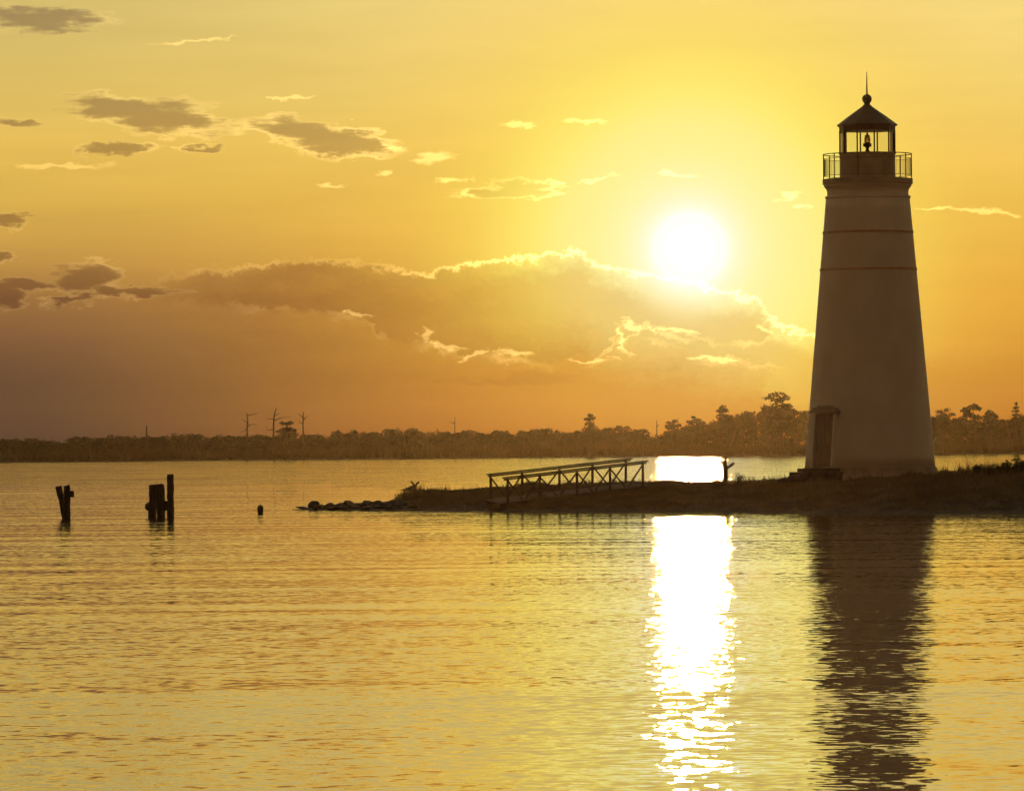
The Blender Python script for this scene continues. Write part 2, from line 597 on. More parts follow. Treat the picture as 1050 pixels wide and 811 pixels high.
def far_edge(x):                      # waterline of the far bank
    return FAR + 14 * math.sin(x * 0.021 + 1.0) + 8 * math.sin(x * 0.083) + (-80 if x < -96 else 0) * min(1.0, max(0.0, (-96 - x) / 2.5))
bm = bmesh.new()
rows = []
xs = np.concatenate([np.arange(-1300, -130, 30), np.arange(-130, 130, 2.0), np.arange(130, 1301, 30)])
for x in xs:
    x = float(x)
    e = far_edge(x)
    prof = [(e - 1.5, -0.3), (e, 0.15), (e + 4, 0.4), (e + 40, 0.8), (e + 150, 1.2), (1600, 1.2)]
    rows.append([bm.verts.new((x, y, z)) for y, z in prof])
for a, c in zip(rows, rows[1:]):
    for k in range(len(a) - 1):
        bm.faces.new((a[k], c[k], c[k + 1], a[k + 1]))
tag(obj('far_bank', bm, 'soil', smooth=True), kind='structure')

# island: front waterline traced in the photo, crest height from its skyline
front = [(300, 522.3), (345, 522.5), (410, 523), (500, 524), (600, 525), (700, 525.5), (830, 526), (960, 526.5), (1050, 526.5), (1300, 529)]
crest = [(300, 522, 70), (325, 519.5, 69), (345, 517, 68.5), (400, 514.5, 68), (430, 509, 67.5), (500, 504.5, 67), (560, 500.5, 66.5), (620, 498, 66), (700, 497, 65.5), (780, 496.5, 65),
         (830, 494, 64.5), (892, 491, 64), (965, 489, 64), (1050, 486, 63.5), (1300, 488, 62)]
def interp(tbl, x, k=1):
    for a, c in zip(tbl, tbl[1:]):
        if x <= c[0]:
            f = (x - a[0]) / (c[0] - a[0])
            return a[k] + (c[k] - a[k]) * max(0.0, f)
    return tbl[-1][k]
NS = 14
isl = []
for px in np.arange(300, 1300, 4.0):
    px = float(px)
    f = ground(px, interp(front, px) + 0.25 * math.sin(px * 0.23) + 0.2 * math.sin(px * 0.071))
    Yc = interp(crest, px, 2)
    c = at(px, interp(crest, px), max(Yc, f.y / K + 0.6))
    c.z = max(c.z, 0.05) if px > 352 else -0.15
    if px > 1130: c.z = c.z * (1 - ((px - 1130) / 160.0) ** 2) - 0.3 * ((px - 1130) / 160.0)
    row = []
    fwd = Vector((f.x, f.y - 3.0, -0.25))
    row.append(fwd)
    for k in range(NS + 1):
        s = k / NS
        p = f.lerp(c, s)
        p.z = c.z * (1 - (1 - s) ** 1.7) + 0.02
        p.z += 0.05 * c.z * math.sin(px * 0.11 + s * 5) * s * (1 - s) * 4
        row.append(p)
    back = c.y + 4.0 + (c.y - f.y) * 0.8
    for k in range(1, 7):
        s = k / 6
        row.append(Vector((c.x * (1 + s * 0.02), c.y + (back - c.y) * s, c.z * (1 - s * s) - 0.25 * s)))
    isl.append(row)
bm = bmesh.new()
vr = [[bm.verts.new(p) for p in r] for r in isl]
for a, c in zip(vr, vr[1:]):
    for k in range(len(a) - 1):
        bm.faces.new((a[k], c[k], c[k + 1], a[k + 1]))
tag(obj('island', bm, 'soil', smooth=True), kind='structure')

def island_point(px, s):              # s 0 waterline .. 1 crest .. 2 beyond
    i = min(max((px - 300) / 4.0, 0), len(isl) - 1.001)
    k = int(i)
    fx = i - k
    n = len(isl[0])
    j = 1 + s * NS if s <= 1 else 1 + NS + (s - 1) * 6
    j = min(j, n - 1.001)
    q = int(j)
    fj = j - q
    p = lambda a, b_: isl[a][b_]
    return p(k, q).lerp(p(k + 1, q), fx).lerp(p(k, q + 1).lerp(p(k + 1, q + 1), fx), fj)


# ------------------------------------------------------------------ haze
HAZE = True
if HAZE:
    bm = bmesh.new()
    bmesh.ops.create_cube(bm, size=1.0)
    hm = bpy.data.materials.new('evening_haze')
    hm.use_nodes = True
    ht = hm.node_tree
    ht.nodes.clear()
    pv = ht.nodes.new('ShaderNodeVolumePrincipled')
    pv.inputs['Color'].default_value = (0.95, 0.82, 0.62, 1)
    pv.inputs['Density'].default_value = 0.000020
    pv.inputs['Anisotropy'].default_value = 0.92
    ho = ht.nodes.new('ShaderNodeOutputMaterial')
    ht.links.new(pv.outputs[0], ho.inputs['Volume'])
    hz = obj('haze', bm, hm)
    hz.scale = (2700, 1760, 16.6)
    hz.location = (0, 780, 7.0)
    tag(hz, kind='stuff')

# ------------------------------------------------------------------ lighthouse
LY = 64.0
base_pt = at(892.3, 494, LY)
k_ = LY / S
def lz(py): return at(891, py, LY).z - base_pt.z
lh = empty('lighthouse', base_pt, 'tall white tapered lighthouse with dark conical roof and railed gallery on the grassy point', 'lighthouse')
bm = bmesh.new()
prof = [(66.9, 479), (43.0, 204.0)]
pr = []
for i in range(25):
    s = i / 24
    pr.append(((66.9 + (43.0 - 66.9) * s) * k_, lz(479 + (204.0 - 479) * s)))
lathe(bm, pr, 64)
tower = obj('tower', bm, 'paint', lh, True)
tower.data.polygons.foreach_set('use_smooth', [len(p.vertices) == 4 for p in tower.data.polygons])
bm = bmesh.new()
lathe(bm, [(72 * k_, lz(503)), (70.0 * k_, lz(487)), (69.0 * k_, lz(486)), (68.3 * k_, lz(479.05)), (60 * k_, lz(479.0))], 64)
obj('plinth', bm, 'stone', lh)
for y in (238.5, 276.5):
    r = 66.9 + (43.0 - 66.9) * (479 - y) / (479 - 204.0)
    bm = bmesh.new()
    lathe(bm, [((r - 1) * k_, lz(y + 1.2)), ((r + 0.75) * k_, lz(y + 1.1)), ((r + 0.65) * k_, lz(y - 1.0)), ((r - 1) * k_, lz(y - 1.1))], 64, cap=False)
    obj('iron_band', bm, 'band', lh)
bm = bmesh.new()
lathe(bm, [(43.2 * k_, lz(203.9)), (43.9 * k_, lz(203.2)), (43.7 * k_, lz(201.5)), (41.8 * k_, lz(201)), (41.6 * k_, lz(197)), (42.5 * k_, lz(194)), (44.8 * k_, lz(191.2)), (44.8 * k_, lz(189.5))], 64)
obj('cornice', bm, 'paint', lh)
bm = bmesh.new()
lathe(bm, [(44 * k_, lz(189.4)), (46.2 * k_, lz(189.2)), (46.2 * k_, lz(184)), (44 * k_, lz(183.6))], 64)
obj('gallery_deck', bm, 'drum', lh)
# railing: its top rail dips a little, posts, fine balusters
ra = empty_r = bpy.data.objects.new('gallery_railing', None)
C.objects.link(ra)
ra.parent = lh
bm = bmesh.new()
for zz, th in ((lz(158.5), 0.016), (lz(163), 0.008), (lz(180.5), 0.009)):
    ring = [(45.2 * k_ * math.cos(a * 2 * math.pi / 48), 45.2 * k_ * math.sin(a * 2 * math.pi / 48), zz) for a in range(49)]
    tube(bm, ring, th, 5, False)
obj('rail', bm, 'rail', ra)
for i in range(10):
    a = R(2 + 36 * i)
    p = Vector((45.2 * k_ * math.cos(a), 45.2 * k_ * math.sin(a), 0))
    bm = bmesh.new()
    tube(bm, [p + Vector((0, 0, lz(184.2))), p + Vector((0, 0, lz(158)))], 0.018, 6)
    obj('post', bm, 'rail', ra)
bm = bmesh.new()
for i in range(144):
    a = R(2.5 * i)
    p = Vector((45.2 * k_ * math.cos(a), 45.2 * k_ * math.sin(a), 0))
    tube(bm, [p + Vector((0, 0, lz(180.5))), p + Vector((0, 0, lz(163)))], 0.0038, 4)
obj('wire_infill', bm, 'rail', ra)
# the watch room under the lantern
bm = bmesh.new()
lathe(bm, [(28.8 * k_, lz(183.5)), (28.6 * k_, lz(158.5)), (29.4 * k_, lz(158.3)), (29.4 * k_, lz(157)), (27 * k_, lz(156.9))], 40)
obj('watch_room', bm, 'drum', lh)
# lantern: ten sided
LN, LO = 10, R(65)
lant = bpy.data.objects.new('lantern', None)
C.objects.link(lant)
lant.parent = lh
bm = bmesh.new()
lathe(bm, [(27.6 * k_, lz(157)), (27.6 * k_, lz(134.5))], LN, False, LO)
obj('glass', bm, 'glass', lant)
for i in range(LN):
    a = LO + i * 2 * math.pi / LN
    p = Vector((28.2 * k_ * math.cos(a), 28.2 * k_ * math.sin(a), 0))
    bm = bmesh.new()
    beam(bm, p + Vector((0, 0, lz(157))), p + Vector((0, 0, lz(134))), 0.045, 0.045)
    obj('mullion', bm, 'blackmetal', lant)
bm = bmesh.new()
lathe(bm, [(1.2 * k_, lz(157.5)), (2.6 * k_, lz(155.5)), (1.4 * k_, lz(153)), (2.0 * k_, lz(151.5)), (4.4 * k_, lz(150)), (4.4 * k_, lz(147.5)), (2.6 * k_, lz(146.5))], 20)
obj('lamp_pedestal', bm, 'blackmetal', lant)
bm = bmesh.new()
lathe(bm, [(2.6 * k_, lz(146.5)), (3.3 * k_, lz(145)), (2.9 * k_, lz(144.3)), (3.4 * k_, lz(143.5)), (2.9 * k_, lz(142.8)), (3.2 * k_, lz(142)), (2.4 * k_, lz(140.5))], 20)
obj('lens', bm, 'lens', lant)
bm = bmesh.new()
lathe(bm, [(2.5 * k_, lz(140.5)), (2.7 * k_, lz(139.5)), (1.0 * k_, lz(138)), (0.5 * k_, lz(134))], 16)
obj('lens_cap', bm, 'blackmetal', lant)
roof = None
bm = bmesh.new()
lathe(bm, [(27.5 * k_, lz(134.8)), (28.6 * k_, lz(134.6)), (28.9 * k_, lz(130.2)), (31.0 * k_, lz(129.4)), (31.0 * k_, lz(128.2)), (28.0 * k_, lz(126)), (20 * k_, lz(120)), (11 * k_, lz(113.6)),
           (5.6 * k_, lz(109.8)), (4.0 * k_, lz(108.6))], LN, True, LO)
roof = obj('roof', bm, 'blackmetal', lh)
bm = bmesh.new()
bp = [(4.6 * k_, lz(109.6)), (4.6 * k_, lz(108.4)), (3.0 * k_, lz(107.6)), (3.0 * k_, lz(106.2))]
for i in range(1, 12):
    th = math.pi * i / 12
    th = math.pi * (1 - i / 12)
    bp.append((5.0 * k_ * math.sin(th), lz(101.8) + 5.0 * k_ * math.cos(th)))
bp = [q for j, q in enumerate(bp) if j < 4 or q[1] > lz(106.0)]
lathe(bm, bp, 20)
obj('vent_ball', bm, 'blackmetal', roof, True)
bm = bmesh.new()
tube(bm, [(0, 0, lz(97)), (0, 0, lz(88)), (0, 0, lz(74))], [0.03, 0.022, 0.010], 6)
obj('lightning_rod', bm, 'band', roof)
# door, turned to the left front
def tower_r(py): return (66.9 + (43.0 - 66.9) * (479 - py) / (479 - 204.0)) * k_
da = R(-90 - 50)
tilt = math.atan((66.9 - 43.0) / (479 - 204.0))
door = bpy.data.objects.new('door', None)
C.objects.link(door)
door.parent = lh
def door_frame_pt(w, py, out):
    r = tower_r(py) + out
    n = Vector((math.cos(da), math.sin(da), 0))
    s = Vector((-math.sin(da), math.cos(da), 0))
    return n * r + s * w + Vector((0, 0, lz(py)))
def slab(bm, w0, w1, y0, y1, o0, o1):
    q = [bm.verts.new(door_frame_pt(w, y, o)) for o in (o0, o1) for (w, y) in ((w0, y0), (w1, y0), (w1, y1), (w0, y1))]
    for f in ((3, 2, 1, 0), (4, 5, 6, 7), (0, 1, 5, 4), (1, 2, 6, 5), (2, 3, 7, 6), (3, 0, 4, 7)):
        bm.faces.new([q[i] for i in f])
bm = bmesh.new()
slab(bm, -0.42, 0.42, 477.5, 424, -0.2, 0.035)
for i in range(5):
    slab(bm, -0.40 + i * 0.165, -0.40 + i * 0.165 + 0.14, 476.5, 425.5, 0.0, 0.05)
obj('door_leaf', bm, 'door', door)
bm = bmesh.new()
slab(bm, -0.50, -0.425, 478, 423.6, -0.2, 0.055)
slab(bm, 0.425, 0.50, 478, 423.6, -0.2, 0.055)
obj('door_frame', bm, 'paint', door)
bm = bmesh.new()
slab(bm, -0.60, 0.60, 423.5, 420.5, -0.2, 0.12)
slab(bm, -0.52, 0.52, 420.4, 417.8, -0.2, 0.09)
slab(bm, -0.36, 0.36, 417.7, 415.8, -0.2, 0.06)
obj('door_hood', bm, 'stone', door)
bm = bmesh.new()
slab(bm, 0.27, 0.31, 453, 450, 0.04, 0.10)
obj('handle', bm, 'band', door)
bm = bmesh.new()
slab(bm, -0.75, 0.75, 483, 479.5, -0.3, 0.40)
slab(bm, -0.85, 0.85, 492, 483.1, -0.3, 0.65)
obj('door_step', bm, 'rock', door)

# ------------------------------------------------------------------ rocks
def rock_bm(sx, sy, sz, seed):
    rnd = random.Random(seed)
    bm = bmesh.new()
    bmesh.ops.create_icosphere(bm, subdivisions=3, radius=1.0)
    ph = [(Vector((rnd.uniform(-1, 1), rnd.uniform(-1, 1), rnd.uniform(-1, 1))).normalized(), rnd.uniform(0.45, 0.85)) for _ in range(8)]
    for v in bm.verts:
        d = v.co.normalized()
        r = 1.0
        for n, c in ph:
            q = d.dot(n)
            if q > 0.01:
                r = min(r, c / q)
        r *= 1 + rnd.uniform(-0.02, 0.02)
        v.co = Vector((d.x * r * sx, d.y * r * sy, d.z * r * sz))
    return bm

spots = [(311, 519.6, 11), (322.5, 514.8, 8.5), (330, 518, 7), (336, 516.3, 10), (347, 516, 12), (358, 514, 9), (366, 516, 8), (374, 514.3, 10), (382, 515.5, 9), (389, 514.5, 10),
         (397, 514.2, 9), (404, 513.8, 10), (412, 514.5, 10), (341, 519, 9), (353, 519, 9), (364, 519.3, 9), (377, 519, 10), (390, 519, 10), (401, 519, 9), (413, 519.5, 10), (423, 519.5, 10), (432, 520, 9)]
for i, (px, ytop, w) in enumerate(spots):
    Y = 66.2 - (0.5 if i > 12 else 0.0) - 0.01 * (px - 310)
    s = Y / S
    h = 522.4 - ytop
    p = at(px, 522.2 - h / 2, Y)
    if i == 0:
        lb_ = 'low flat slab of rock just above the water, the outermost left of the rocky point'
    elif i == 1:
        lb_ = 'upright blocky dark rock, the tallest near the outer end of the rocky point'
    else:
        lb_ = 'dark rock in the low broken line of stones at the tip of the grassy point'
    o = obj('rock', rock_bm(w * s * 0.78, w * s * 0.85, h * s * 0.70, 100 + i), 'rock', None, False, p)
    o.rotation_euler = (random.uniform(-.12, .12), random.uniform(-.15, .15), random.uniform(0, 6))
    tag(o, lb_, 'rock', 'rocks along the tip of the point')
# rubble beside the lighthouse foot
for i, (px, py, w, h, Y) in enumerate([(805, 493, 13, 5, 63.2), (815, 491, 13, 6.5, 63.4), (825, 489.5, 9, 7, 63.0), (967, 488.5, 9, 5, 63.6)]):
    s = Y / S
    lb_ = ['low flat rubble stone furthest out from the left foot of the lighthouse', 'wide middle rubble stone beside the left foot of the lighthouse',
           'rubble stone resting against the left foot of the lighthouse', 'single rubble stone at the right foot of the lighthouse'][i]
    o = obj('rubble_stone', rock_bm(w * s * 0.62, w * s * 0.6, h * s * 0.75, 300 + i), 'rock', None, False, at(px, py, Y))
    tag(o, lb_, 'stone', 'rubble stones at the lighthouse foot')

# ------------------------------------------------------------------ wooden walkway
WY0, WY1 = 63.0, 63.9
def wpt(fs, back):                     # along the ramp 0..1 ; front or back side, at the top rail
    if back:
        a, c, y0, y1 = (500.5, 486.5), (648, 470.0), WY0 + 0.65 / K, WY1 + 0.65 / K
    else:
        a, c, y0, y1 = (516.5, 490.0), (664, 472.5), WY0 - 0.55 / K, WY1 - 0.55 / K
    q0, q1 = at(*a, y0), at(*c, y1)
    return q0.lerp(q1, fs)
gw = empty('walkway', ground(512, 524), 'wooden footbridge ramp with crossed rail braces rising from the water onto the point', 'footbridge')
inv = Matrix.Translation(-gw.location)
def wobj(name, bm, m, parent=None):
    bmesh.ops.transform(bm, matrix=inv, verts=bm.verts)
    return obj(name, bm, m, parent or gw)
RH = 0.78
fr_posts = [(520.5 - 516.5) / 147.5, (553 - 516.5) / 147.5, (591 - 516.5) / 147.5, (625 - 516.5) / 147.5, (659 - 516.5) / 147.5]
bk_posts = [(503 - 500.5) / 147.5, (535 - 500.5) / 147.5, (573 - 500.5) / 147.5, (607 - 500.5) / 147.5, (641.5 - 500.5) / 147.5]
for back, posts in ((False, fr_posts), (True, bk_posts)):
    rl = bpy.data.objects.new('railing', None)
    C.objects.link(rl)
    rl.parent = gw
    bm = bmesh.new()
    beam(bm, wpt(-0.005, back), wpt(1.0, back), 0.12, 0.045)
    beam(bm, wpt(0.0, back) - Vector((0, 0, 0.06)), wpt(0.99, back) - Vector((0, 0, 0.06)), 0.03, 0.05)
    wobj('top_rail', bm, 'wood', rl)
    for f in posts:
        p = wpt(f, back) - Vector((0, 0, 0.03))
        bm = bmesh.new()
        beam(bm, Vector((p.x, p.y, min(-0.3, p.z - 1.2) if f < 0.5 else p.z - 1.4)), p, 0.08, 0.08)
        wobj('post', bm, 'wood', rl)
    off = Vector((0, 0.055 if not back else -0.055, 0))
    for i, f in enumerate(posts):           # from each post head down to the foot of the bay's middle
        for g_ in ((posts[i - 1] if i else None), (posts[i + 1] if i < len(posts) - 1 else None)):
            if g_ is None:
                continue
            p, q = wpt(f, back), wpt(f + (g_ - f) * 0.47, back)
            bm = bmesh.new()
            beam(bm, p - Vector((0, 0, 0.10)) + off, q - Vector((0, 0, RH)) + off, 0.032, 0.045)
            wobj('brace', bm, 'wood', rl)
bm = bmesh.new()
for i in range(62):
    f = -0.02 + i / 61 * 1.02
    a, c = wpt(f, False) - Vector((0, 0, RH)), wpt(f, True) - Vector((0, 0, RH + 0.02))
    beam(bm, a, c, 0.066, 0.04)
wobj('deck', bm, 'plank')
for back in (False, True):
    bm = bmesh.new()
    dd_ = Vector((0, -0.09 if not back else 0.09, RH + 0.095))
    beam(bm, wpt(-0.02, back) - dd_, wpt(1.0, back) - dd_, 0.05, 0.14)
    wobj('stringer', bm, 'wood')

# ------------------------------------------------------------------ pilings, float, driftwood
def pile(name, a, c, r, label, seed, group):
    rnd = random.Random(seed)
    a, c = Vector(a), Vector(c)
    root = empty(name, (a.x, a.y, 0), label, 'piling', group)
    bm = bmesh.new()
    n = 14
    lo = a + (a - c) * 0.35
    pts, rad = [], []
    for i in range(n):
        s = i / (n - 1)
        pts.append(lo.lerp(c, s) - root.location)
        rad.append(r * (1.06 - 0.10 * s) * (1 + rnd.uniform(-0.05, 0.05)))
    tube(bm, pts, rad, 12)
    top = max(v.co.z for v in bm.verts)
    for v in bm.verts:
        v.co.x += rnd.uniform(-.012, .012)
        v.co.y += rnd.uniform(-.012, .012)
        if v.co.z > top - 0.04:
            v.co.z += rnd.uniform(-0.035, 0.02)
    obj('pile_shaft', bm, 'pile', root)
    return root
PG = 'old timber pilings standing in the water'
Y1, Y2 = 58.8, 60.2
s1_ = Y1 / S
p1 = pile('piling', at(67, 532, Y1 + 0.12), at(59.8, 498.3, Y1 + 0.12), 3.1 * s1_, 'thin dark pile leaning left against an upright one, farthest left in the water', 1, PG)
p2 = pile('piling', at(68.8, 532.3, Y1), at(68.3, 497.6, Y1), 3.6 * s1_, 'upright dark pile with a side block near its top, beside the leaning one', 2, PG)
bm = bmesh.new()
q = at(72.8, 506.5, Y1 - 0.05) - p2.location
beam(bm, q - Vector((0.05, 0, 0)), q + Vector((0.09, 0, 0)), 0.16, 0.19)
obj('side_block', bm, 'pile', p2)
s2_ = Y2 / S
p3 = pile('piling', at(155.8, 530.3, Y2), at(157.3, 496.8, Y2), 4.2 * s2_, 'thick cut-off pile at the left of the group of three, bulging low down', 3, PG)
bm = bmesh.new()
q = at(152.3, 519.3, Y2) - p3.location
lathe(bm, [(0.02, q.z - 0.13), (0.09, q.z - 0.09), (0.12, q.z), (0.09, q.z + 0.09), (0.02, q.z + 0.13)], 12, True, 0, (q.x, q.y))
obj('fender', bm, 'buoy', p3)
p4 = pile('piling', at(165.6, 530.3, Y2 + 0.05), at(164.2, 496.2, Y2 + 0.05), 4.4 * s2_, 'thick cut-off middle pile between the other thick pile and the tall slim one', 4, PG)
bm = bmesh.new()
a_, c_ = at(160, 500, Y2 - 0.16) - p4.location, at(173.5, 501, Y2 - 0.16) - p4.location
a_, c_ = at(167, 518.5, Y2 - 0.05) - p4.location, at(172.5, 518.5, Y2 - 0.05) - p4.location
beam(bm, a_, c_, 0.16, 0.30)
obj('spacer_block', bm, 'pile', p4)
p5 = pile('piling', at(175, 530.6, Y2 + 0.02), at(174.6, 486.5, Y2 + 0.02), 3.4 * s2_, 'tall slim round pile rising above two thick stumps', 5, PG)

fl = empty('float', ground(267, 526.5), 'small black egg-shaped float alone on the water left of the rocky point', 'float')
bm = bmesh.new()
s = fl.location.y / F
fp = [(0.6, -2), (2.2, -1.2), (3.0, 1), (3.3, 4), (3.1, 6.5), (2.2, 8.2), (0.8, 8.9)]
lathe(bm, [(r * s, z * s) for r, z in fp], 16)
obj('float_body', bm, 'buoy', fl, True)
bm = bmesh.new()
ringp = [(0.035 * math.cos(a), 0, 9.2 * s + 0.03 * math.sin(a)) for a in np.linspace(0, 2 * math.pi, 11)]
tube(bm, ringp, 0.009, 5, False)
obj('lifting_eye', bm, 'band', fl)

g0 = ground(421, 502.5)
dr = empty('driftwood', g0, 'forked driftwood branch sticking up out of the water behind the reedy tip', 'driftwood')
Yd = g0.y
bm = bmesh.new()
L = lambda x, y, o=0.0: at(x, y, (Yd + o) / K) - g0
tube(bm, [L(408, 503.6), L(415, 502.8), L(421, 501.4), L(425, 499.2), L(426.2, 497.6)], [0.04, 0.08, 0.13, 0.12, 0.08], 8)
tube(bm, [L(425.2, 499.5), L(424.2, 496.5, 0.1), L(421.8, 494), L(421.6, 493)], [0.07, 0.055, 0.04, 0.02], 6)
tube(bm, [L(425.6, 499), L(426.8, 496.4, -0.1), L(429, 494.6), L(429.6, 493.4)], [0.07, 0.05, 0.04, 0.02], 6)
tube(bm, [L(427.5, 495.8), L(430.2, 495.2)], [0.035, 0.015], 5)
obj('branch', bm, 'deadwood', dr)

for px, py, w, h, lb_ in ((411, 470.6, 5, 1.4, 'tiny dark drifting log far out below the left tree line'), (761.5, 466.6, 6.5, 2.4, 'dark drifting log near the far bank between the bare stump and the lighthouse'),
                     (696, 467.4, 3.5, 2.2, 'small dark log stub in the bright sun glitter by the far bank')):
    g1 = ground(px, py + h * 0.4)
    s = g1.y / F
    bm = bmesh.new()
    n = 9
    pts = [(-w / 2 * s + w * s * i / (n - 1), 0.3 * math.sin(i), (0.15 + 0.30 * math.sin(i * 0.7) ** 2) * h * s) for i in range(n)]
    tube(bm, pts, [h * s * 0.45 * (0.6 + 0.4 * math.sin(math.pi * i / (n - 1))) for i in range(n)], 8)
    tube(bm, [pts[5], (pts[5][0] + 0.2, 0.1, h * s)], [h * s * 0.2, h * s * 0.08], 6)
    tag(obj('drifting_log', bm, 'deadwood', None, False, g1), lb_, 'log', 'logs drifting near the far bank')

# ------------------------------------------------------------------ vegetation on the point
def blade(V, Fc, p, h, lean, w, az):
    """one grass blade: two segments"""
    n = len(V)
    d = Vector((math.cos(az), math.sin(az), 0))
    s = Vector((-math.sin(az + 0.9), math.cos(az + 0.9), 0)) * w
    q1 = p + Vector((0, 0, h * 0.6)) + d * lean * 0.35
    q2 = p + Vector((0, 0, h)) + d * lean
    V += [p - s, p + s, q1 - s * 0.7, q1 + s * 0.7, q2]
    Fc += [(n, n + 1, n + 3, n + 2), (n + 2, n + 3, n + 4)]
rg = random.Random(11)
V, Fc = [], []
def hm_(px):                            # height multiplier of the grass along the point
    return 0.7 + 0.45 * (0.5 + 0.5 * math.sin(px * 0.13)) * (0.5 + 0.5 * math.sin(px * 0.047 + 1))
for i in range(110000):
    px = rg.uniform(398, 1285)
    if i % 4 == 0: px = rg.uniform(398, 700)
    s = rg.uniform(0.03, 1.1)
    if rg.random() < 0.25: s = rg.uniform(0.85, 1.25)
    p = island_point(px, s)
    if px < 500 and s < 0.25 and rg.random() < 0.8: continue
    if (p.x - lh.location.x) ** 2 + (p.y - lh.location.y) ** 2 < (71 * k_) ** 2: continue
    h = rg.uniform(0.10, 0.27) * hm_(px) * (0.6 if s < 0.2 else 1.0)
    h *= min(1.0, 0.15 + max(0.0, px - 398) / 34.0)
    if 560 < px < 830: h *= 0.8
    blade(V, Fc, p - Vector((0, 0, 0.02)), h, h * rg.uniform(0.1, 0.7), rg.uniform(0.010, 0.022), rg.uniform(0, 6.28))
for i in range(420):                    # taller ragged tufts along the crest
    tx = rg.uniform(430, 1120) if i % 3 else rg.uniform(962, 1100)
    if 690 < tx < 735 and rg.random() < 0.6: continue
    tall = rg.uniform(0.18, 0.40) if tx < 960 else rg.uniform(0.25, 0.62)
    ts = rg.uniform(0.75, 1.2)
    for j in range(rg.randrange(6, 15)):
        p = island_point(tx + rg.gauss(0, 1.3), ts + rg.gauss(0, 0.02))
        if (p.x - lh.location.x) ** 2 + (p.y - lh.location.y) ** 2 < (71 * k_) ** 2: continue
        h = tall * rg.uniform(0.4, 1.0)
        blade(V, Fc, p - Vector((0, 0, 0.02)), h, h * rg.uniform(0.05, 0.6), rg.uniform(0.009, 0.018), rg.uniform(0, 6.28))
tag(raw('grass', V, Fc, 'grass'), kind='stuff')
V, Fc = [], []
for i in range(800):                   # taller reeds at the tip
    px = rg.choice([412, 416, 421, 425, 430, 433, 444, 448, 455, 470, 488]) + rg.gauss(0, 4.0)
    s = rg.uniform(0.5, 1.2)
    p = island_point(px, s)
    k = 0.55 if px > 436 else 0.68
    if px > 460: k = 0.33
    if px < 414: k = 0.5
    h = (0.22 + 0.5 * rg.random() ** 2) * k
    blade(V, Fc, p - Vector((0, 0, 0.02)), h, h * rg.uniform(0.05, 0.5), rg.uniform(0.014, 0.030), rg.uniform(0, 6.28))
tag(raw('reeds', V, Fc, 'grass'), kind='stuff')


def leaf_cloud(clumps, n, size, rnd, flat=0.0):
    """many small leaf faces filling ellipsoid clumps: (centre, rx, ry, rz)"""
    V, Fc = [], []
    tot = sum(c[1] * c[3] for c in clumps)
    for c, rx, ry, rz in clumps:
        for _ in range(max(6, int(n * rx * rz / tot))):
            d = Vector((rnd.gauss(0, 1), rnd.gauss(0, 1), rnd.gauss(0, 1))).normalized() * (rnd.random() ** 0.45)
            p = c + Vector((d.x * rx, d.y * ry, d.z * rz))
            a = Vector((rnd.gauss(0, 1), rnd.gauss(0, 1), rnd.gauss(0, 1) * (1 - flat))).normalized()
            b_ = a.cross(Vector((rnd.gauss(0, 1), rnd.gauss(0, 1), rnd.gauss(0, 1)))).normalized()
            s = size * rnd.uniform(0.55, 1.35)
            k = len(V)
            V += [p - a * s, p + b_ * s * 0.5, p + a * s, p - b_ * s * 0.5]
            Fc.append((k, k + 1, k + 2, k + 3))
    return V, Fc


def shrub(px, py_base, py_top, wpx, Y, label, seed, n=700, group='shrubs on the grassy point', spiky=False, leaf=0.045):
    rnd = random.Random(seed)
    b0 = at(px, py_base, Y)
    s = Y / S
    root = empty('shrub', b0, label, 'shrub', group)
    h = (py_base - py_top) * s
    w = wpx * s / 2
    cl, bm = [], bmesh.new()
    for i in range(9):
        a = rnd.uniform(0, 6.28)
        rr = w * rnd.random() ** 0.6
        hh = h * rnd.uniform(0.6, 1.0) * (1 - 0.35 * (rr / w) ** 2)
        tip = Vector((math.cos(a) * rr, math.sin(a) * rr * 0.8, hh))
        tube(bm, [(0.3 * tip.x, 0.3 * tip.y, -0.06), tip * 0.5 + Vector((0, 0, 0.02)), tip], [0.018, 0.012, 0.004], 5)
        for k in range(4):
            f = rnd.uniform(0.25, 0.95) if not spiky else rnd.uniform(0.15, 0.9)
            cl.append((tip * f + Vector((rnd.gauss(0, .05), rnd.gauss(0, .05), 0)), 0.20 * w + 0.04, 0.20 * w + 0.04, 0.12 * h + 0.02))
    obj('stems', bm, 'bark', root)
    V, Fc = leaf_cloud(cl, n, leaf, rnd)
    raw('foliage', V, Fc, 'shrub', root)
    return root
shrub(757, 496.5, 483, 15, 64.6, 'small airy leafy plant just right of the bare forked stump', 21, 220, leaf=0.03)
shrub(1005, 491, 472, 17, 62.6, 'small upright spiky shrub standing alone right of the lighthouse', 22, 700)
shrub(993, 491, 478, 20, 63.0, 'low shrub between the lighthouse and the small spiky shrub', 23, 380)
shrub(1026, 491, 470, 20, 62.6, 'middle shrub of the thicket at the right edge', 24, 800)
shrub(1044, 491, 465, 26, 62.4, 'tallest bushy shrub of the thicket at the right edge', 25, 1100)
shrub(1016, 492, 475, 22, 62.2, 'low rounded shrub in front of the left end of the right-hand thicket', 26, 700)
shrub(1066, 492, 465, 30, 62.4, 'bushy shrub cut off by the right edge of the picture', 27, 1100)

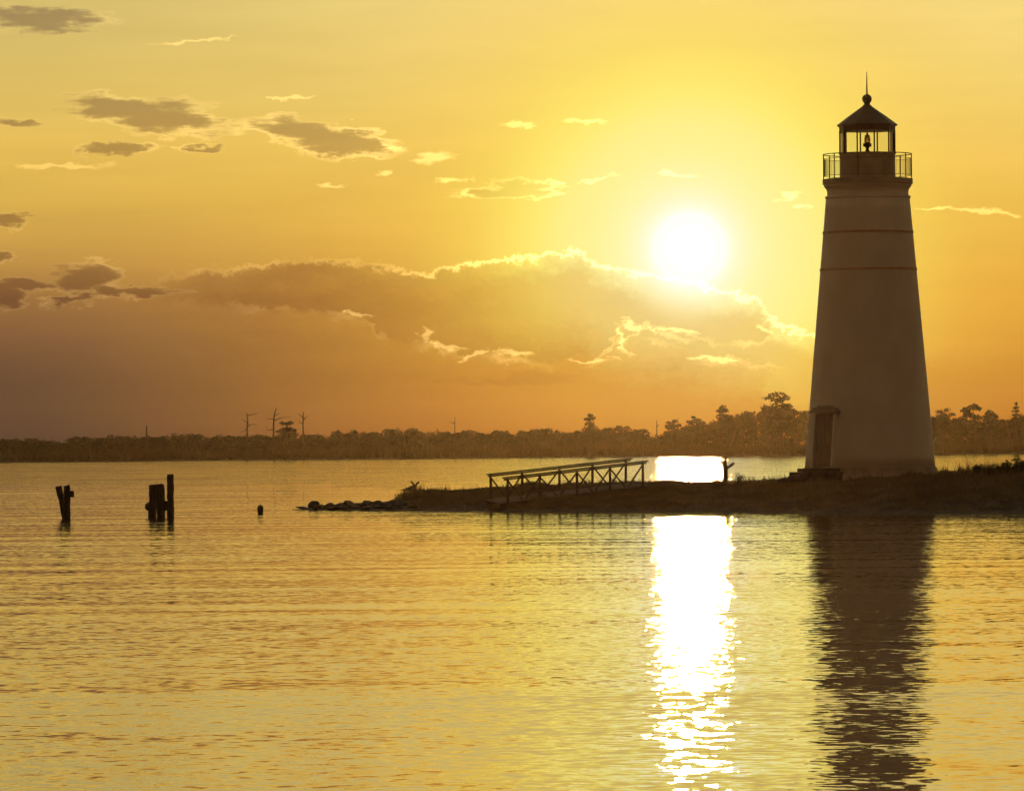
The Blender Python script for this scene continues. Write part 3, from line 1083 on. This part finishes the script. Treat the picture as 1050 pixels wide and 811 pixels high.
# bare forked stump on the crest
g2 = at(743, 497.5, 65.2)
st = empty('bare_stump', g2, 'bare forked dead stump with two raised limbs on the crest beside the sun glitter', 'dead tree')
L = lambda x, y, o=0.0: at(x, y, 65.2 + o) - g2
bm = bmesh.new()
tube(bm, [L(743.5, 499), L(744, 490), L(743.8, 480), L(743.2, 476)], [0.085, 0.075, 0.08, 0.07], 8)
obj('trunk', bm, 'deadwood', st)
bm = bmesh.new()
tube(bm, [L(743.2, 477), L(740.5, 474.5, 0.1), L(739.2, 473.2), L(738.6, 471.5)], [0.075, 0.065, 0.055, 0.035], 6)
obj('limb', bm, 'deadwood', st)
bm = bmesh.new()
tube(bm, [L(743.0, 477.5), L(743.4, 472.5, -0.1), L(744.6, 468.6)], [0.07, 0.06, 0.04], 6)
obj('limb', bm, 'deadwood', st)
bm = bmesh.new()
tube(bm, [L(744.2, 480), L(748, 478.2, 0.1), L(751.5, 475.6), L(753.2, 474.6)], [0.065, 0.055, 0.05, 0.03], 6)
obj('limb', bm, 'deadwood', st)

# ------------------------------------------------------------------ far shore: reed bed, wood, trees
V, Fc = [], []
rg = random.Random(5)
for i in range(26000):
    x = rg.uniform(-150, 150) if i % 6 else rg.uniform(-420, 420)
    d = rg.random() ** 1.3 * 26
    y = far_edge(x) + 0.2 + d
    hgt = (1.3 + 0.05 * d + 0.5 * math.sin(x * 0.09) * math.sin(x * 0.031)) * rg.uniform(0.7, 1.25)
    blade(V, Fc, Vector((x, y, 0.1)), hgt, rg.uniform(0.1, 0.5), rg.uniform(0.10, 0.2), rg.uniform(0, 6.28))
tag(raw('reed_bed', V, Fc, 'reed'), kind='stuff')

sky_line = [(-900, 446), (-100, 447), (0, 447), (28, 447), (60, 450), (75, 446), (150, 445), (200, 444), (245, 443), (300, 445), (330, 443), (345, 441), (385, 441), (410, 437), (425, 441), (455, 440), (500, 440), (530, 441), (553, 437), (572, 440),
            (600, 438), (625, 437), (640, 435), (662, 440), (672, 445), (685, 438), (715, 434), (730, 429), (760, 421), (780, 416), (797, 412), (812, 415), (826, 418), (900, 420), (958, 425), (985, 425), (1010, 428), (1030, 429), (1052, 420), (1150, 424), (2000, 436)]
# the wood behind the skyline trees reads as one mass
rg = random.Random(9)
V, Fc = [], []
for i in range(4200):
    Y = rg.uniform(424, 462)
    px = rg.uniform(-60, 1110) if i % 5 else rg.uniform(-800, 1900)
    top = at(px, interp(sky_line, px) + rg.uniform(3, 7), Y).z
    if top < 1.5: top = 1.5
    z = 0.6 + (top - 0.6) * rg.random() ** 1.15
    c = at(px, 450, Y)
    c.z = z - 0.5
    v2, f2 = leaf_cloud([(c, 1.9, 1.5, min(1.1, 0.45 * top))], 26, 0.42, rg)
    k = len(V)
    V += v2
    Fc += [tuple(j + k for j in f) for f in f2]
tag(raw('far_wood', V, Fc, 'leaf_a'), kind='stuff')


def tree_mesh(seed, mt):
    """a broadleaf of unit height: trunk and limbs, crown"""
    rnd = random.Random(seed)
    bm = bmesh.new()
    tube(bm, [(0, 0, -0.05), (0.01, 0, 0.3), (rnd.uniform(-.04, .04), 0, 0.62), (0, 0, 0.85)], [0.035, 0.026, 0.016, 0.006], 6)
    cl = []
    for i in range(9):
        a = rnd.uniform(0, 6.28)
        z = rnd.uniform(0.35, 0.88)
        rr = rnd.uniform(0.1, 0.36) * (1.15 - 0.75 * abs(z - 0.55))
        tip = Vector((math.cos(a) * rr, math.sin(a) * rr, z))
        tube(bm, [(0, 0, z * 0.55), tip * 0.6 + Vector((0, 0, z * 0.26)), tip], [0.012, 0.008, 0.003], 5)
        cl.append((tip, rnd.uniform(0.10, 0.2), rnd.uniform(0.10, 0.2), rnd.uniform(0.06, 0.13)))
    for i in range(5):
        cl.append((Vector((rnd.uniform(-.2, .2), rnd.uniform(-.2, .2), rnd.uniform(0.5, 0.86))), 0.15, 0.15, 0.11))
    V, Fc = leaf_cloud(cl, 760, 0.05, rnd)
    return bm, V, Fc
protos = []
for k in range(7):
    bm, V, Fc = tree_mesh(50 + k, 'leaf_a')
    root = empty('broadleaf_tree', (0, 0, 0), 'rounded broadleaf tree in the dark tree line along the far bank', 'tree', 'trees along the far bank')
    obj('trunk', bm, 'bark', root)
    raw('crown', V, Fc, 'leaf_b' if k % 3 == 0 else 'leaf_a', root)
    protos.append(root)
used = set()
rg = random.Random(31)
px = -14.0
spots = []
while px < 1065:
    spots.append(px)
    px += rg.uniform(9, 17)
for i, px in enumerate(spots):
    if 835 < px < 952: continue
    if 662 < px < 678: continue
    Y = rg.uniform(413, 424)
    b0 = at(px, 450, Y)
    b0.z = 0.6
    top = at(px, interp(sky_line, px) + rg.uniform(-2.0, 3.0), Y).z
    k = rg.randrange(7)
    if k in used:
        src = protos[k]
        r_ = src.copy()
        C.objects.link(r_)
        for ch in src.children:
            c = ch.copy()
            C.objects.link(c)
            c.parent = r_
    else:
        r_ = protos[k]
        used.add(k)
    r_.location = b0
    hgt = max(3.5, top - 0.6)
    w_ = min(hgt * 1.25, rg.uniform(5.0, 7.5))
    r_.scale = (w_, w_, hgt)
    r_.rotation_euler = (0, 0, rg.uniform(0, 6.28))
for k in range(7):
    if k not in used:
        for ch in list(protos[k].children): bpy.data.objects.remove(ch)
        bpy.data.objects.remove(protos[k])


def shaped_tree(name, trunk_pts, clumps, Y, label, seed, n=420, leaf=0.3, m='leaf_b', r0=0.28):
    """trunk and leaf clumps given by their place on the skyline, built at distance Y with real depth"""
    rnd = random.Random(seed)
    b0 = at(*trunk_pts[0], Y)
    b0.z = 0.6
    root = empty(name, b0, label, 'tree', 'trees standing out above the far bank')
    s = Y / S
    bm = bmesh.new()
    pts = [Vector((0, 0, -0.3))] + [at(x, y, Y) - b0 for x, y in trunk_pts[1:]]
    tube(bm, pts, [r0 * (1 - 0.8 * i / (len(pts) - 1)) for i in range(len(pts))], 7)
    cl = []
    for x, y, rx, ry in clumps:
        c = at(x, y, Y) - b0
        c.y += rnd.uniform(-1, 1) * rx * s * 0.4
        near = min(pts, key=lambda q: (q - c).length)
        if (near - c).length > 0.3:
            tube(bm, [near, near.lerp(c, 0.5) - Vector((0, 0, 0.12)), c], [0.11, 0.08, 0.03], 5)
        cl.append((c, rx * s, rx * s * 0.85, ry * s))
    obj('trunk', bm, 'bark', root)
    V, Fc = leaf_cloud(cl, int(n * 1.6), leaf * 1.2, rnd)
    raw('crown', V, Fc, m, root)
    return root


shaped_tree('pine_tree', [(797, 462), (797, 440), (797, 420), (797, 405)],
            [(797, 404.3, 10, 2.6), (789, 408.5, 8, 2.8), (804, 408, 7, 2.6), (797, 410.5, 10, 3), (800, 416, 11, 4), (787, 418.5, 8, 3.5), (808, 416.5, 5, 3.2), (795, 425, 17, 7), (807, 425, 8, 5), (783, 430, 8, 5), (797, 438, 17, 7)],
            408, 'tallest flat-topped pine on the far bank, just left of the lighthouse', 61, 1100, 0.27)
shaped_tree('slender_tree', [(741, 462), (741, 440), (741, 425), (741, 416)], [(741, 418, 4, 2.5), (739, 421, 4.5, 2.6), (744, 421.5, 4, 2.4), (741, 427, 7, 3), (741, 434, 10, 5)],
            408, 'slender tree with a loose tuft at its top, above the bare stump', 62, 420, 0.24)
shaped_tree('slender_tree', [(605, 462), (605, 440), (605, 430), (605, 424)], [(605, 426, 3.5, 2), (603, 430, 4.5, 2), (608, 429, 3.5, 1.6), (605, 435, 5, 3), (606, 441, 9, 5)],
            404, 'thin tufted tree poking up behind the wooden walkway', 63, 380, 0.24)
shaped_tree('bushy_tree', [(294, 462), (294, 445), (294, 438), (294, 433)], [(289, 434, 3, 1.8), (298, 433.5, 3.5, 2), (294, 435, 3.5, 1.5), (294, 440, 7, 2.2), (300, 441, 5, 2), (290, 443, 7, 3), (296, 446, 11, 4)],
            402, 'small dark tree with a split flat top among the three bare snags', 64, 520, 0.22)
shaped_tree('spreading_tree', [(1000, 462), (1000, 440), (999, 430), (998, 420)], [(997, 418, 5, 2.6), (990, 421, 6, 3), (1003, 419, 4, 2.4), (999, 416, 4, 2), (993, 426, 7, 3), (1002, 428, 5, 3)],
            404, 'open spreading tree with gaps in its crown, right of the lighthouse', 65, 420, 0.24)
shaped_tree('spreading_tree', [(968, 462), (968, 440), (968, 430), (967, 424)], [(963, 422, 4.5, 2), (971, 420.5, 4, 2), (976, 425, 4, 1.8), (967, 428, 8, 4), (964, 434, 9, 5)],
            404, 'low spreading tree right against the edge of the lighthouse', 66, 420, 0.24)
shaped_tree('rounded_tree', [(1016, 462), (1016, 440), (1016, 426)], [(1014, 424, 4.5, 3.5), (1019, 428, 5.5, 4), (1011, 429, 5, 4), (1016, 436, 11, 6)],
            404, 'dense rounded tree between the open spreading tree and the small conifer', 67, 480, 0.26)
shaped_tree('conifer_tree', [(1042, 462), (1042, 440), (1042, 425), (1042, 412)], [(1042, 414, 1.6, 1.6), (1042, 418, 3, 1.2), (1041.5, 421.5, 4.5, 1.4), (1042.5, 425.5, 5.2, 1.6), (1042, 430, 6, 2.4), (1042, 436, 8, 4)],
            404, 'small pointed conifer at the right end of the far bank', 68, 420, 0.2)
shaped_tree('spreading_tree', [(709, 462), (709, 445), (710, 436), (711, 427)], [(711, 428, 2.2, 1.6), (714, 431, 5, 2), (709, 433, 6, 2.4), (718, 434, 6, 2.6), (710, 439, 10, 4)],
            408, 'ragged tree under the sun, left of the slender tufted tree', 69, 380, 0.24)
shaped_tree('ragged_tree', [(689, 462), (689, 445), (690, 434)], [(686, 433.5, 3.5, 1.6), (692, 432, 3, 1.8), (695, 436, 4, 1.8), (688, 438, 7, 3)],
            408, 'ragged low tree right of the gap in the tree line below the sun', 70, 300, 0.22)


def snag(tr_pts, branches, Y, label, seed, r0=0.22):
    b0 = at(*tr_pts[0], Y)
    b0.z = 0.6
    root = empty('dead_tree', b0, label, 'dead tree', 'bare dead trees on the far bank')
    bm = bmesh.new()
    pts = [Vector((0, 0, -0.3))] + [at(x, y, Y) - b0 for x, y in tr_pts[1:]]
    tube(bm, pts, [r0 * (1 - 0.7 * i / (len(pts) - 1)) for i in range(len(pts))], 6)
    obj('trunk', bm, 'deadwood', root)
    rnd = random.Random(seed)
    for br in branches:
        bm = bmesh.new()
        o = rnd.uniform(-1, 1)
        pp = [at(x, y, Y) - b0 + Vector((0, o * i * 0.3, 0)) for i, (x, y) in enumerate(br)]
        tube(bm, pp, [0.11 - 0.08 * i / max(1, len(pp) - 1) for i in range(len(pp))], 5)
        obj('branch', bm, 'deadwood', root)
    return root
snag([(253.5, 462), (253.5, 440), (254, 432), (253.3, 425.5), (252.3, 423)], [[(253.6, 425.8), (258, 425.4), (264, 424)], [(253.8, 437), (258, 435), (264, 435.5)], [(253.5, 439), (250, 442), (246, 444)], [(253.5, 433), (250, 431), (247.5, 429)]],
     402, 'left of the three bare snags, with two flat limbs to its right', 71, 0.24)
snag([(280.5, 462), (280.5, 445), (280.7, 433), (281.5, 424), (283.5, 418.5)], [[(280.8, 431.5), (287, 429), (293, 427.8), (299, 428)], [(280.6, 430), (276.5, 429.3), (273, 430)], [(281.6, 426), (285, 424), (287, 423.4)], [(280.5, 440), (275, 441.5), (272.5, 437)]],
     402, 'middle and tallest of the three bare snags, leaning top and long right limb', 72, 0.25)
snag([(311, 462), (311, 445), (310.6, 435), (311, 425), (311.5, 422)], [[(311, 431), (314, 428), (316, 425.5)], [(310.8, 428), (307, 425), (305.5, 424)], [(310.9, 433), (307.5, 434), (306.5, 430)]],
     402, 'right of the three bare snags, short forked branches at its top', 73, 0.22)
snag([(150.3, 462), (150.3, 445), (150.3, 436)], [[(150.3, 440), (151.6, 437.5)]], 402, 'short broken dead trunk standing alone above the left tree line', 74, 0.28)
snag([(466.3, 462), (466.3, 440), (466.5, 427)], [[(466.4, 434.5), (463, 433), (460.5, 433.5)]], 402, 'thin bare pole of a dead tree above the tree line left of the walkway', 75, 0.17)
snag([(673.6, 462), (673.6, 445), (673.4, 431)], [[(673.5, 438), (675.5, 435)]], 404, 'thin bare dead tree in the gap below the sun', 76, 0.2)
snag([(695.5, 462), (695.5, 440), (695.2, 428)], [[(695.4, 433), (692, 431)]], 405, 'thin bare spire rising out of the ragged low tree below the sun', 77, 0.15)
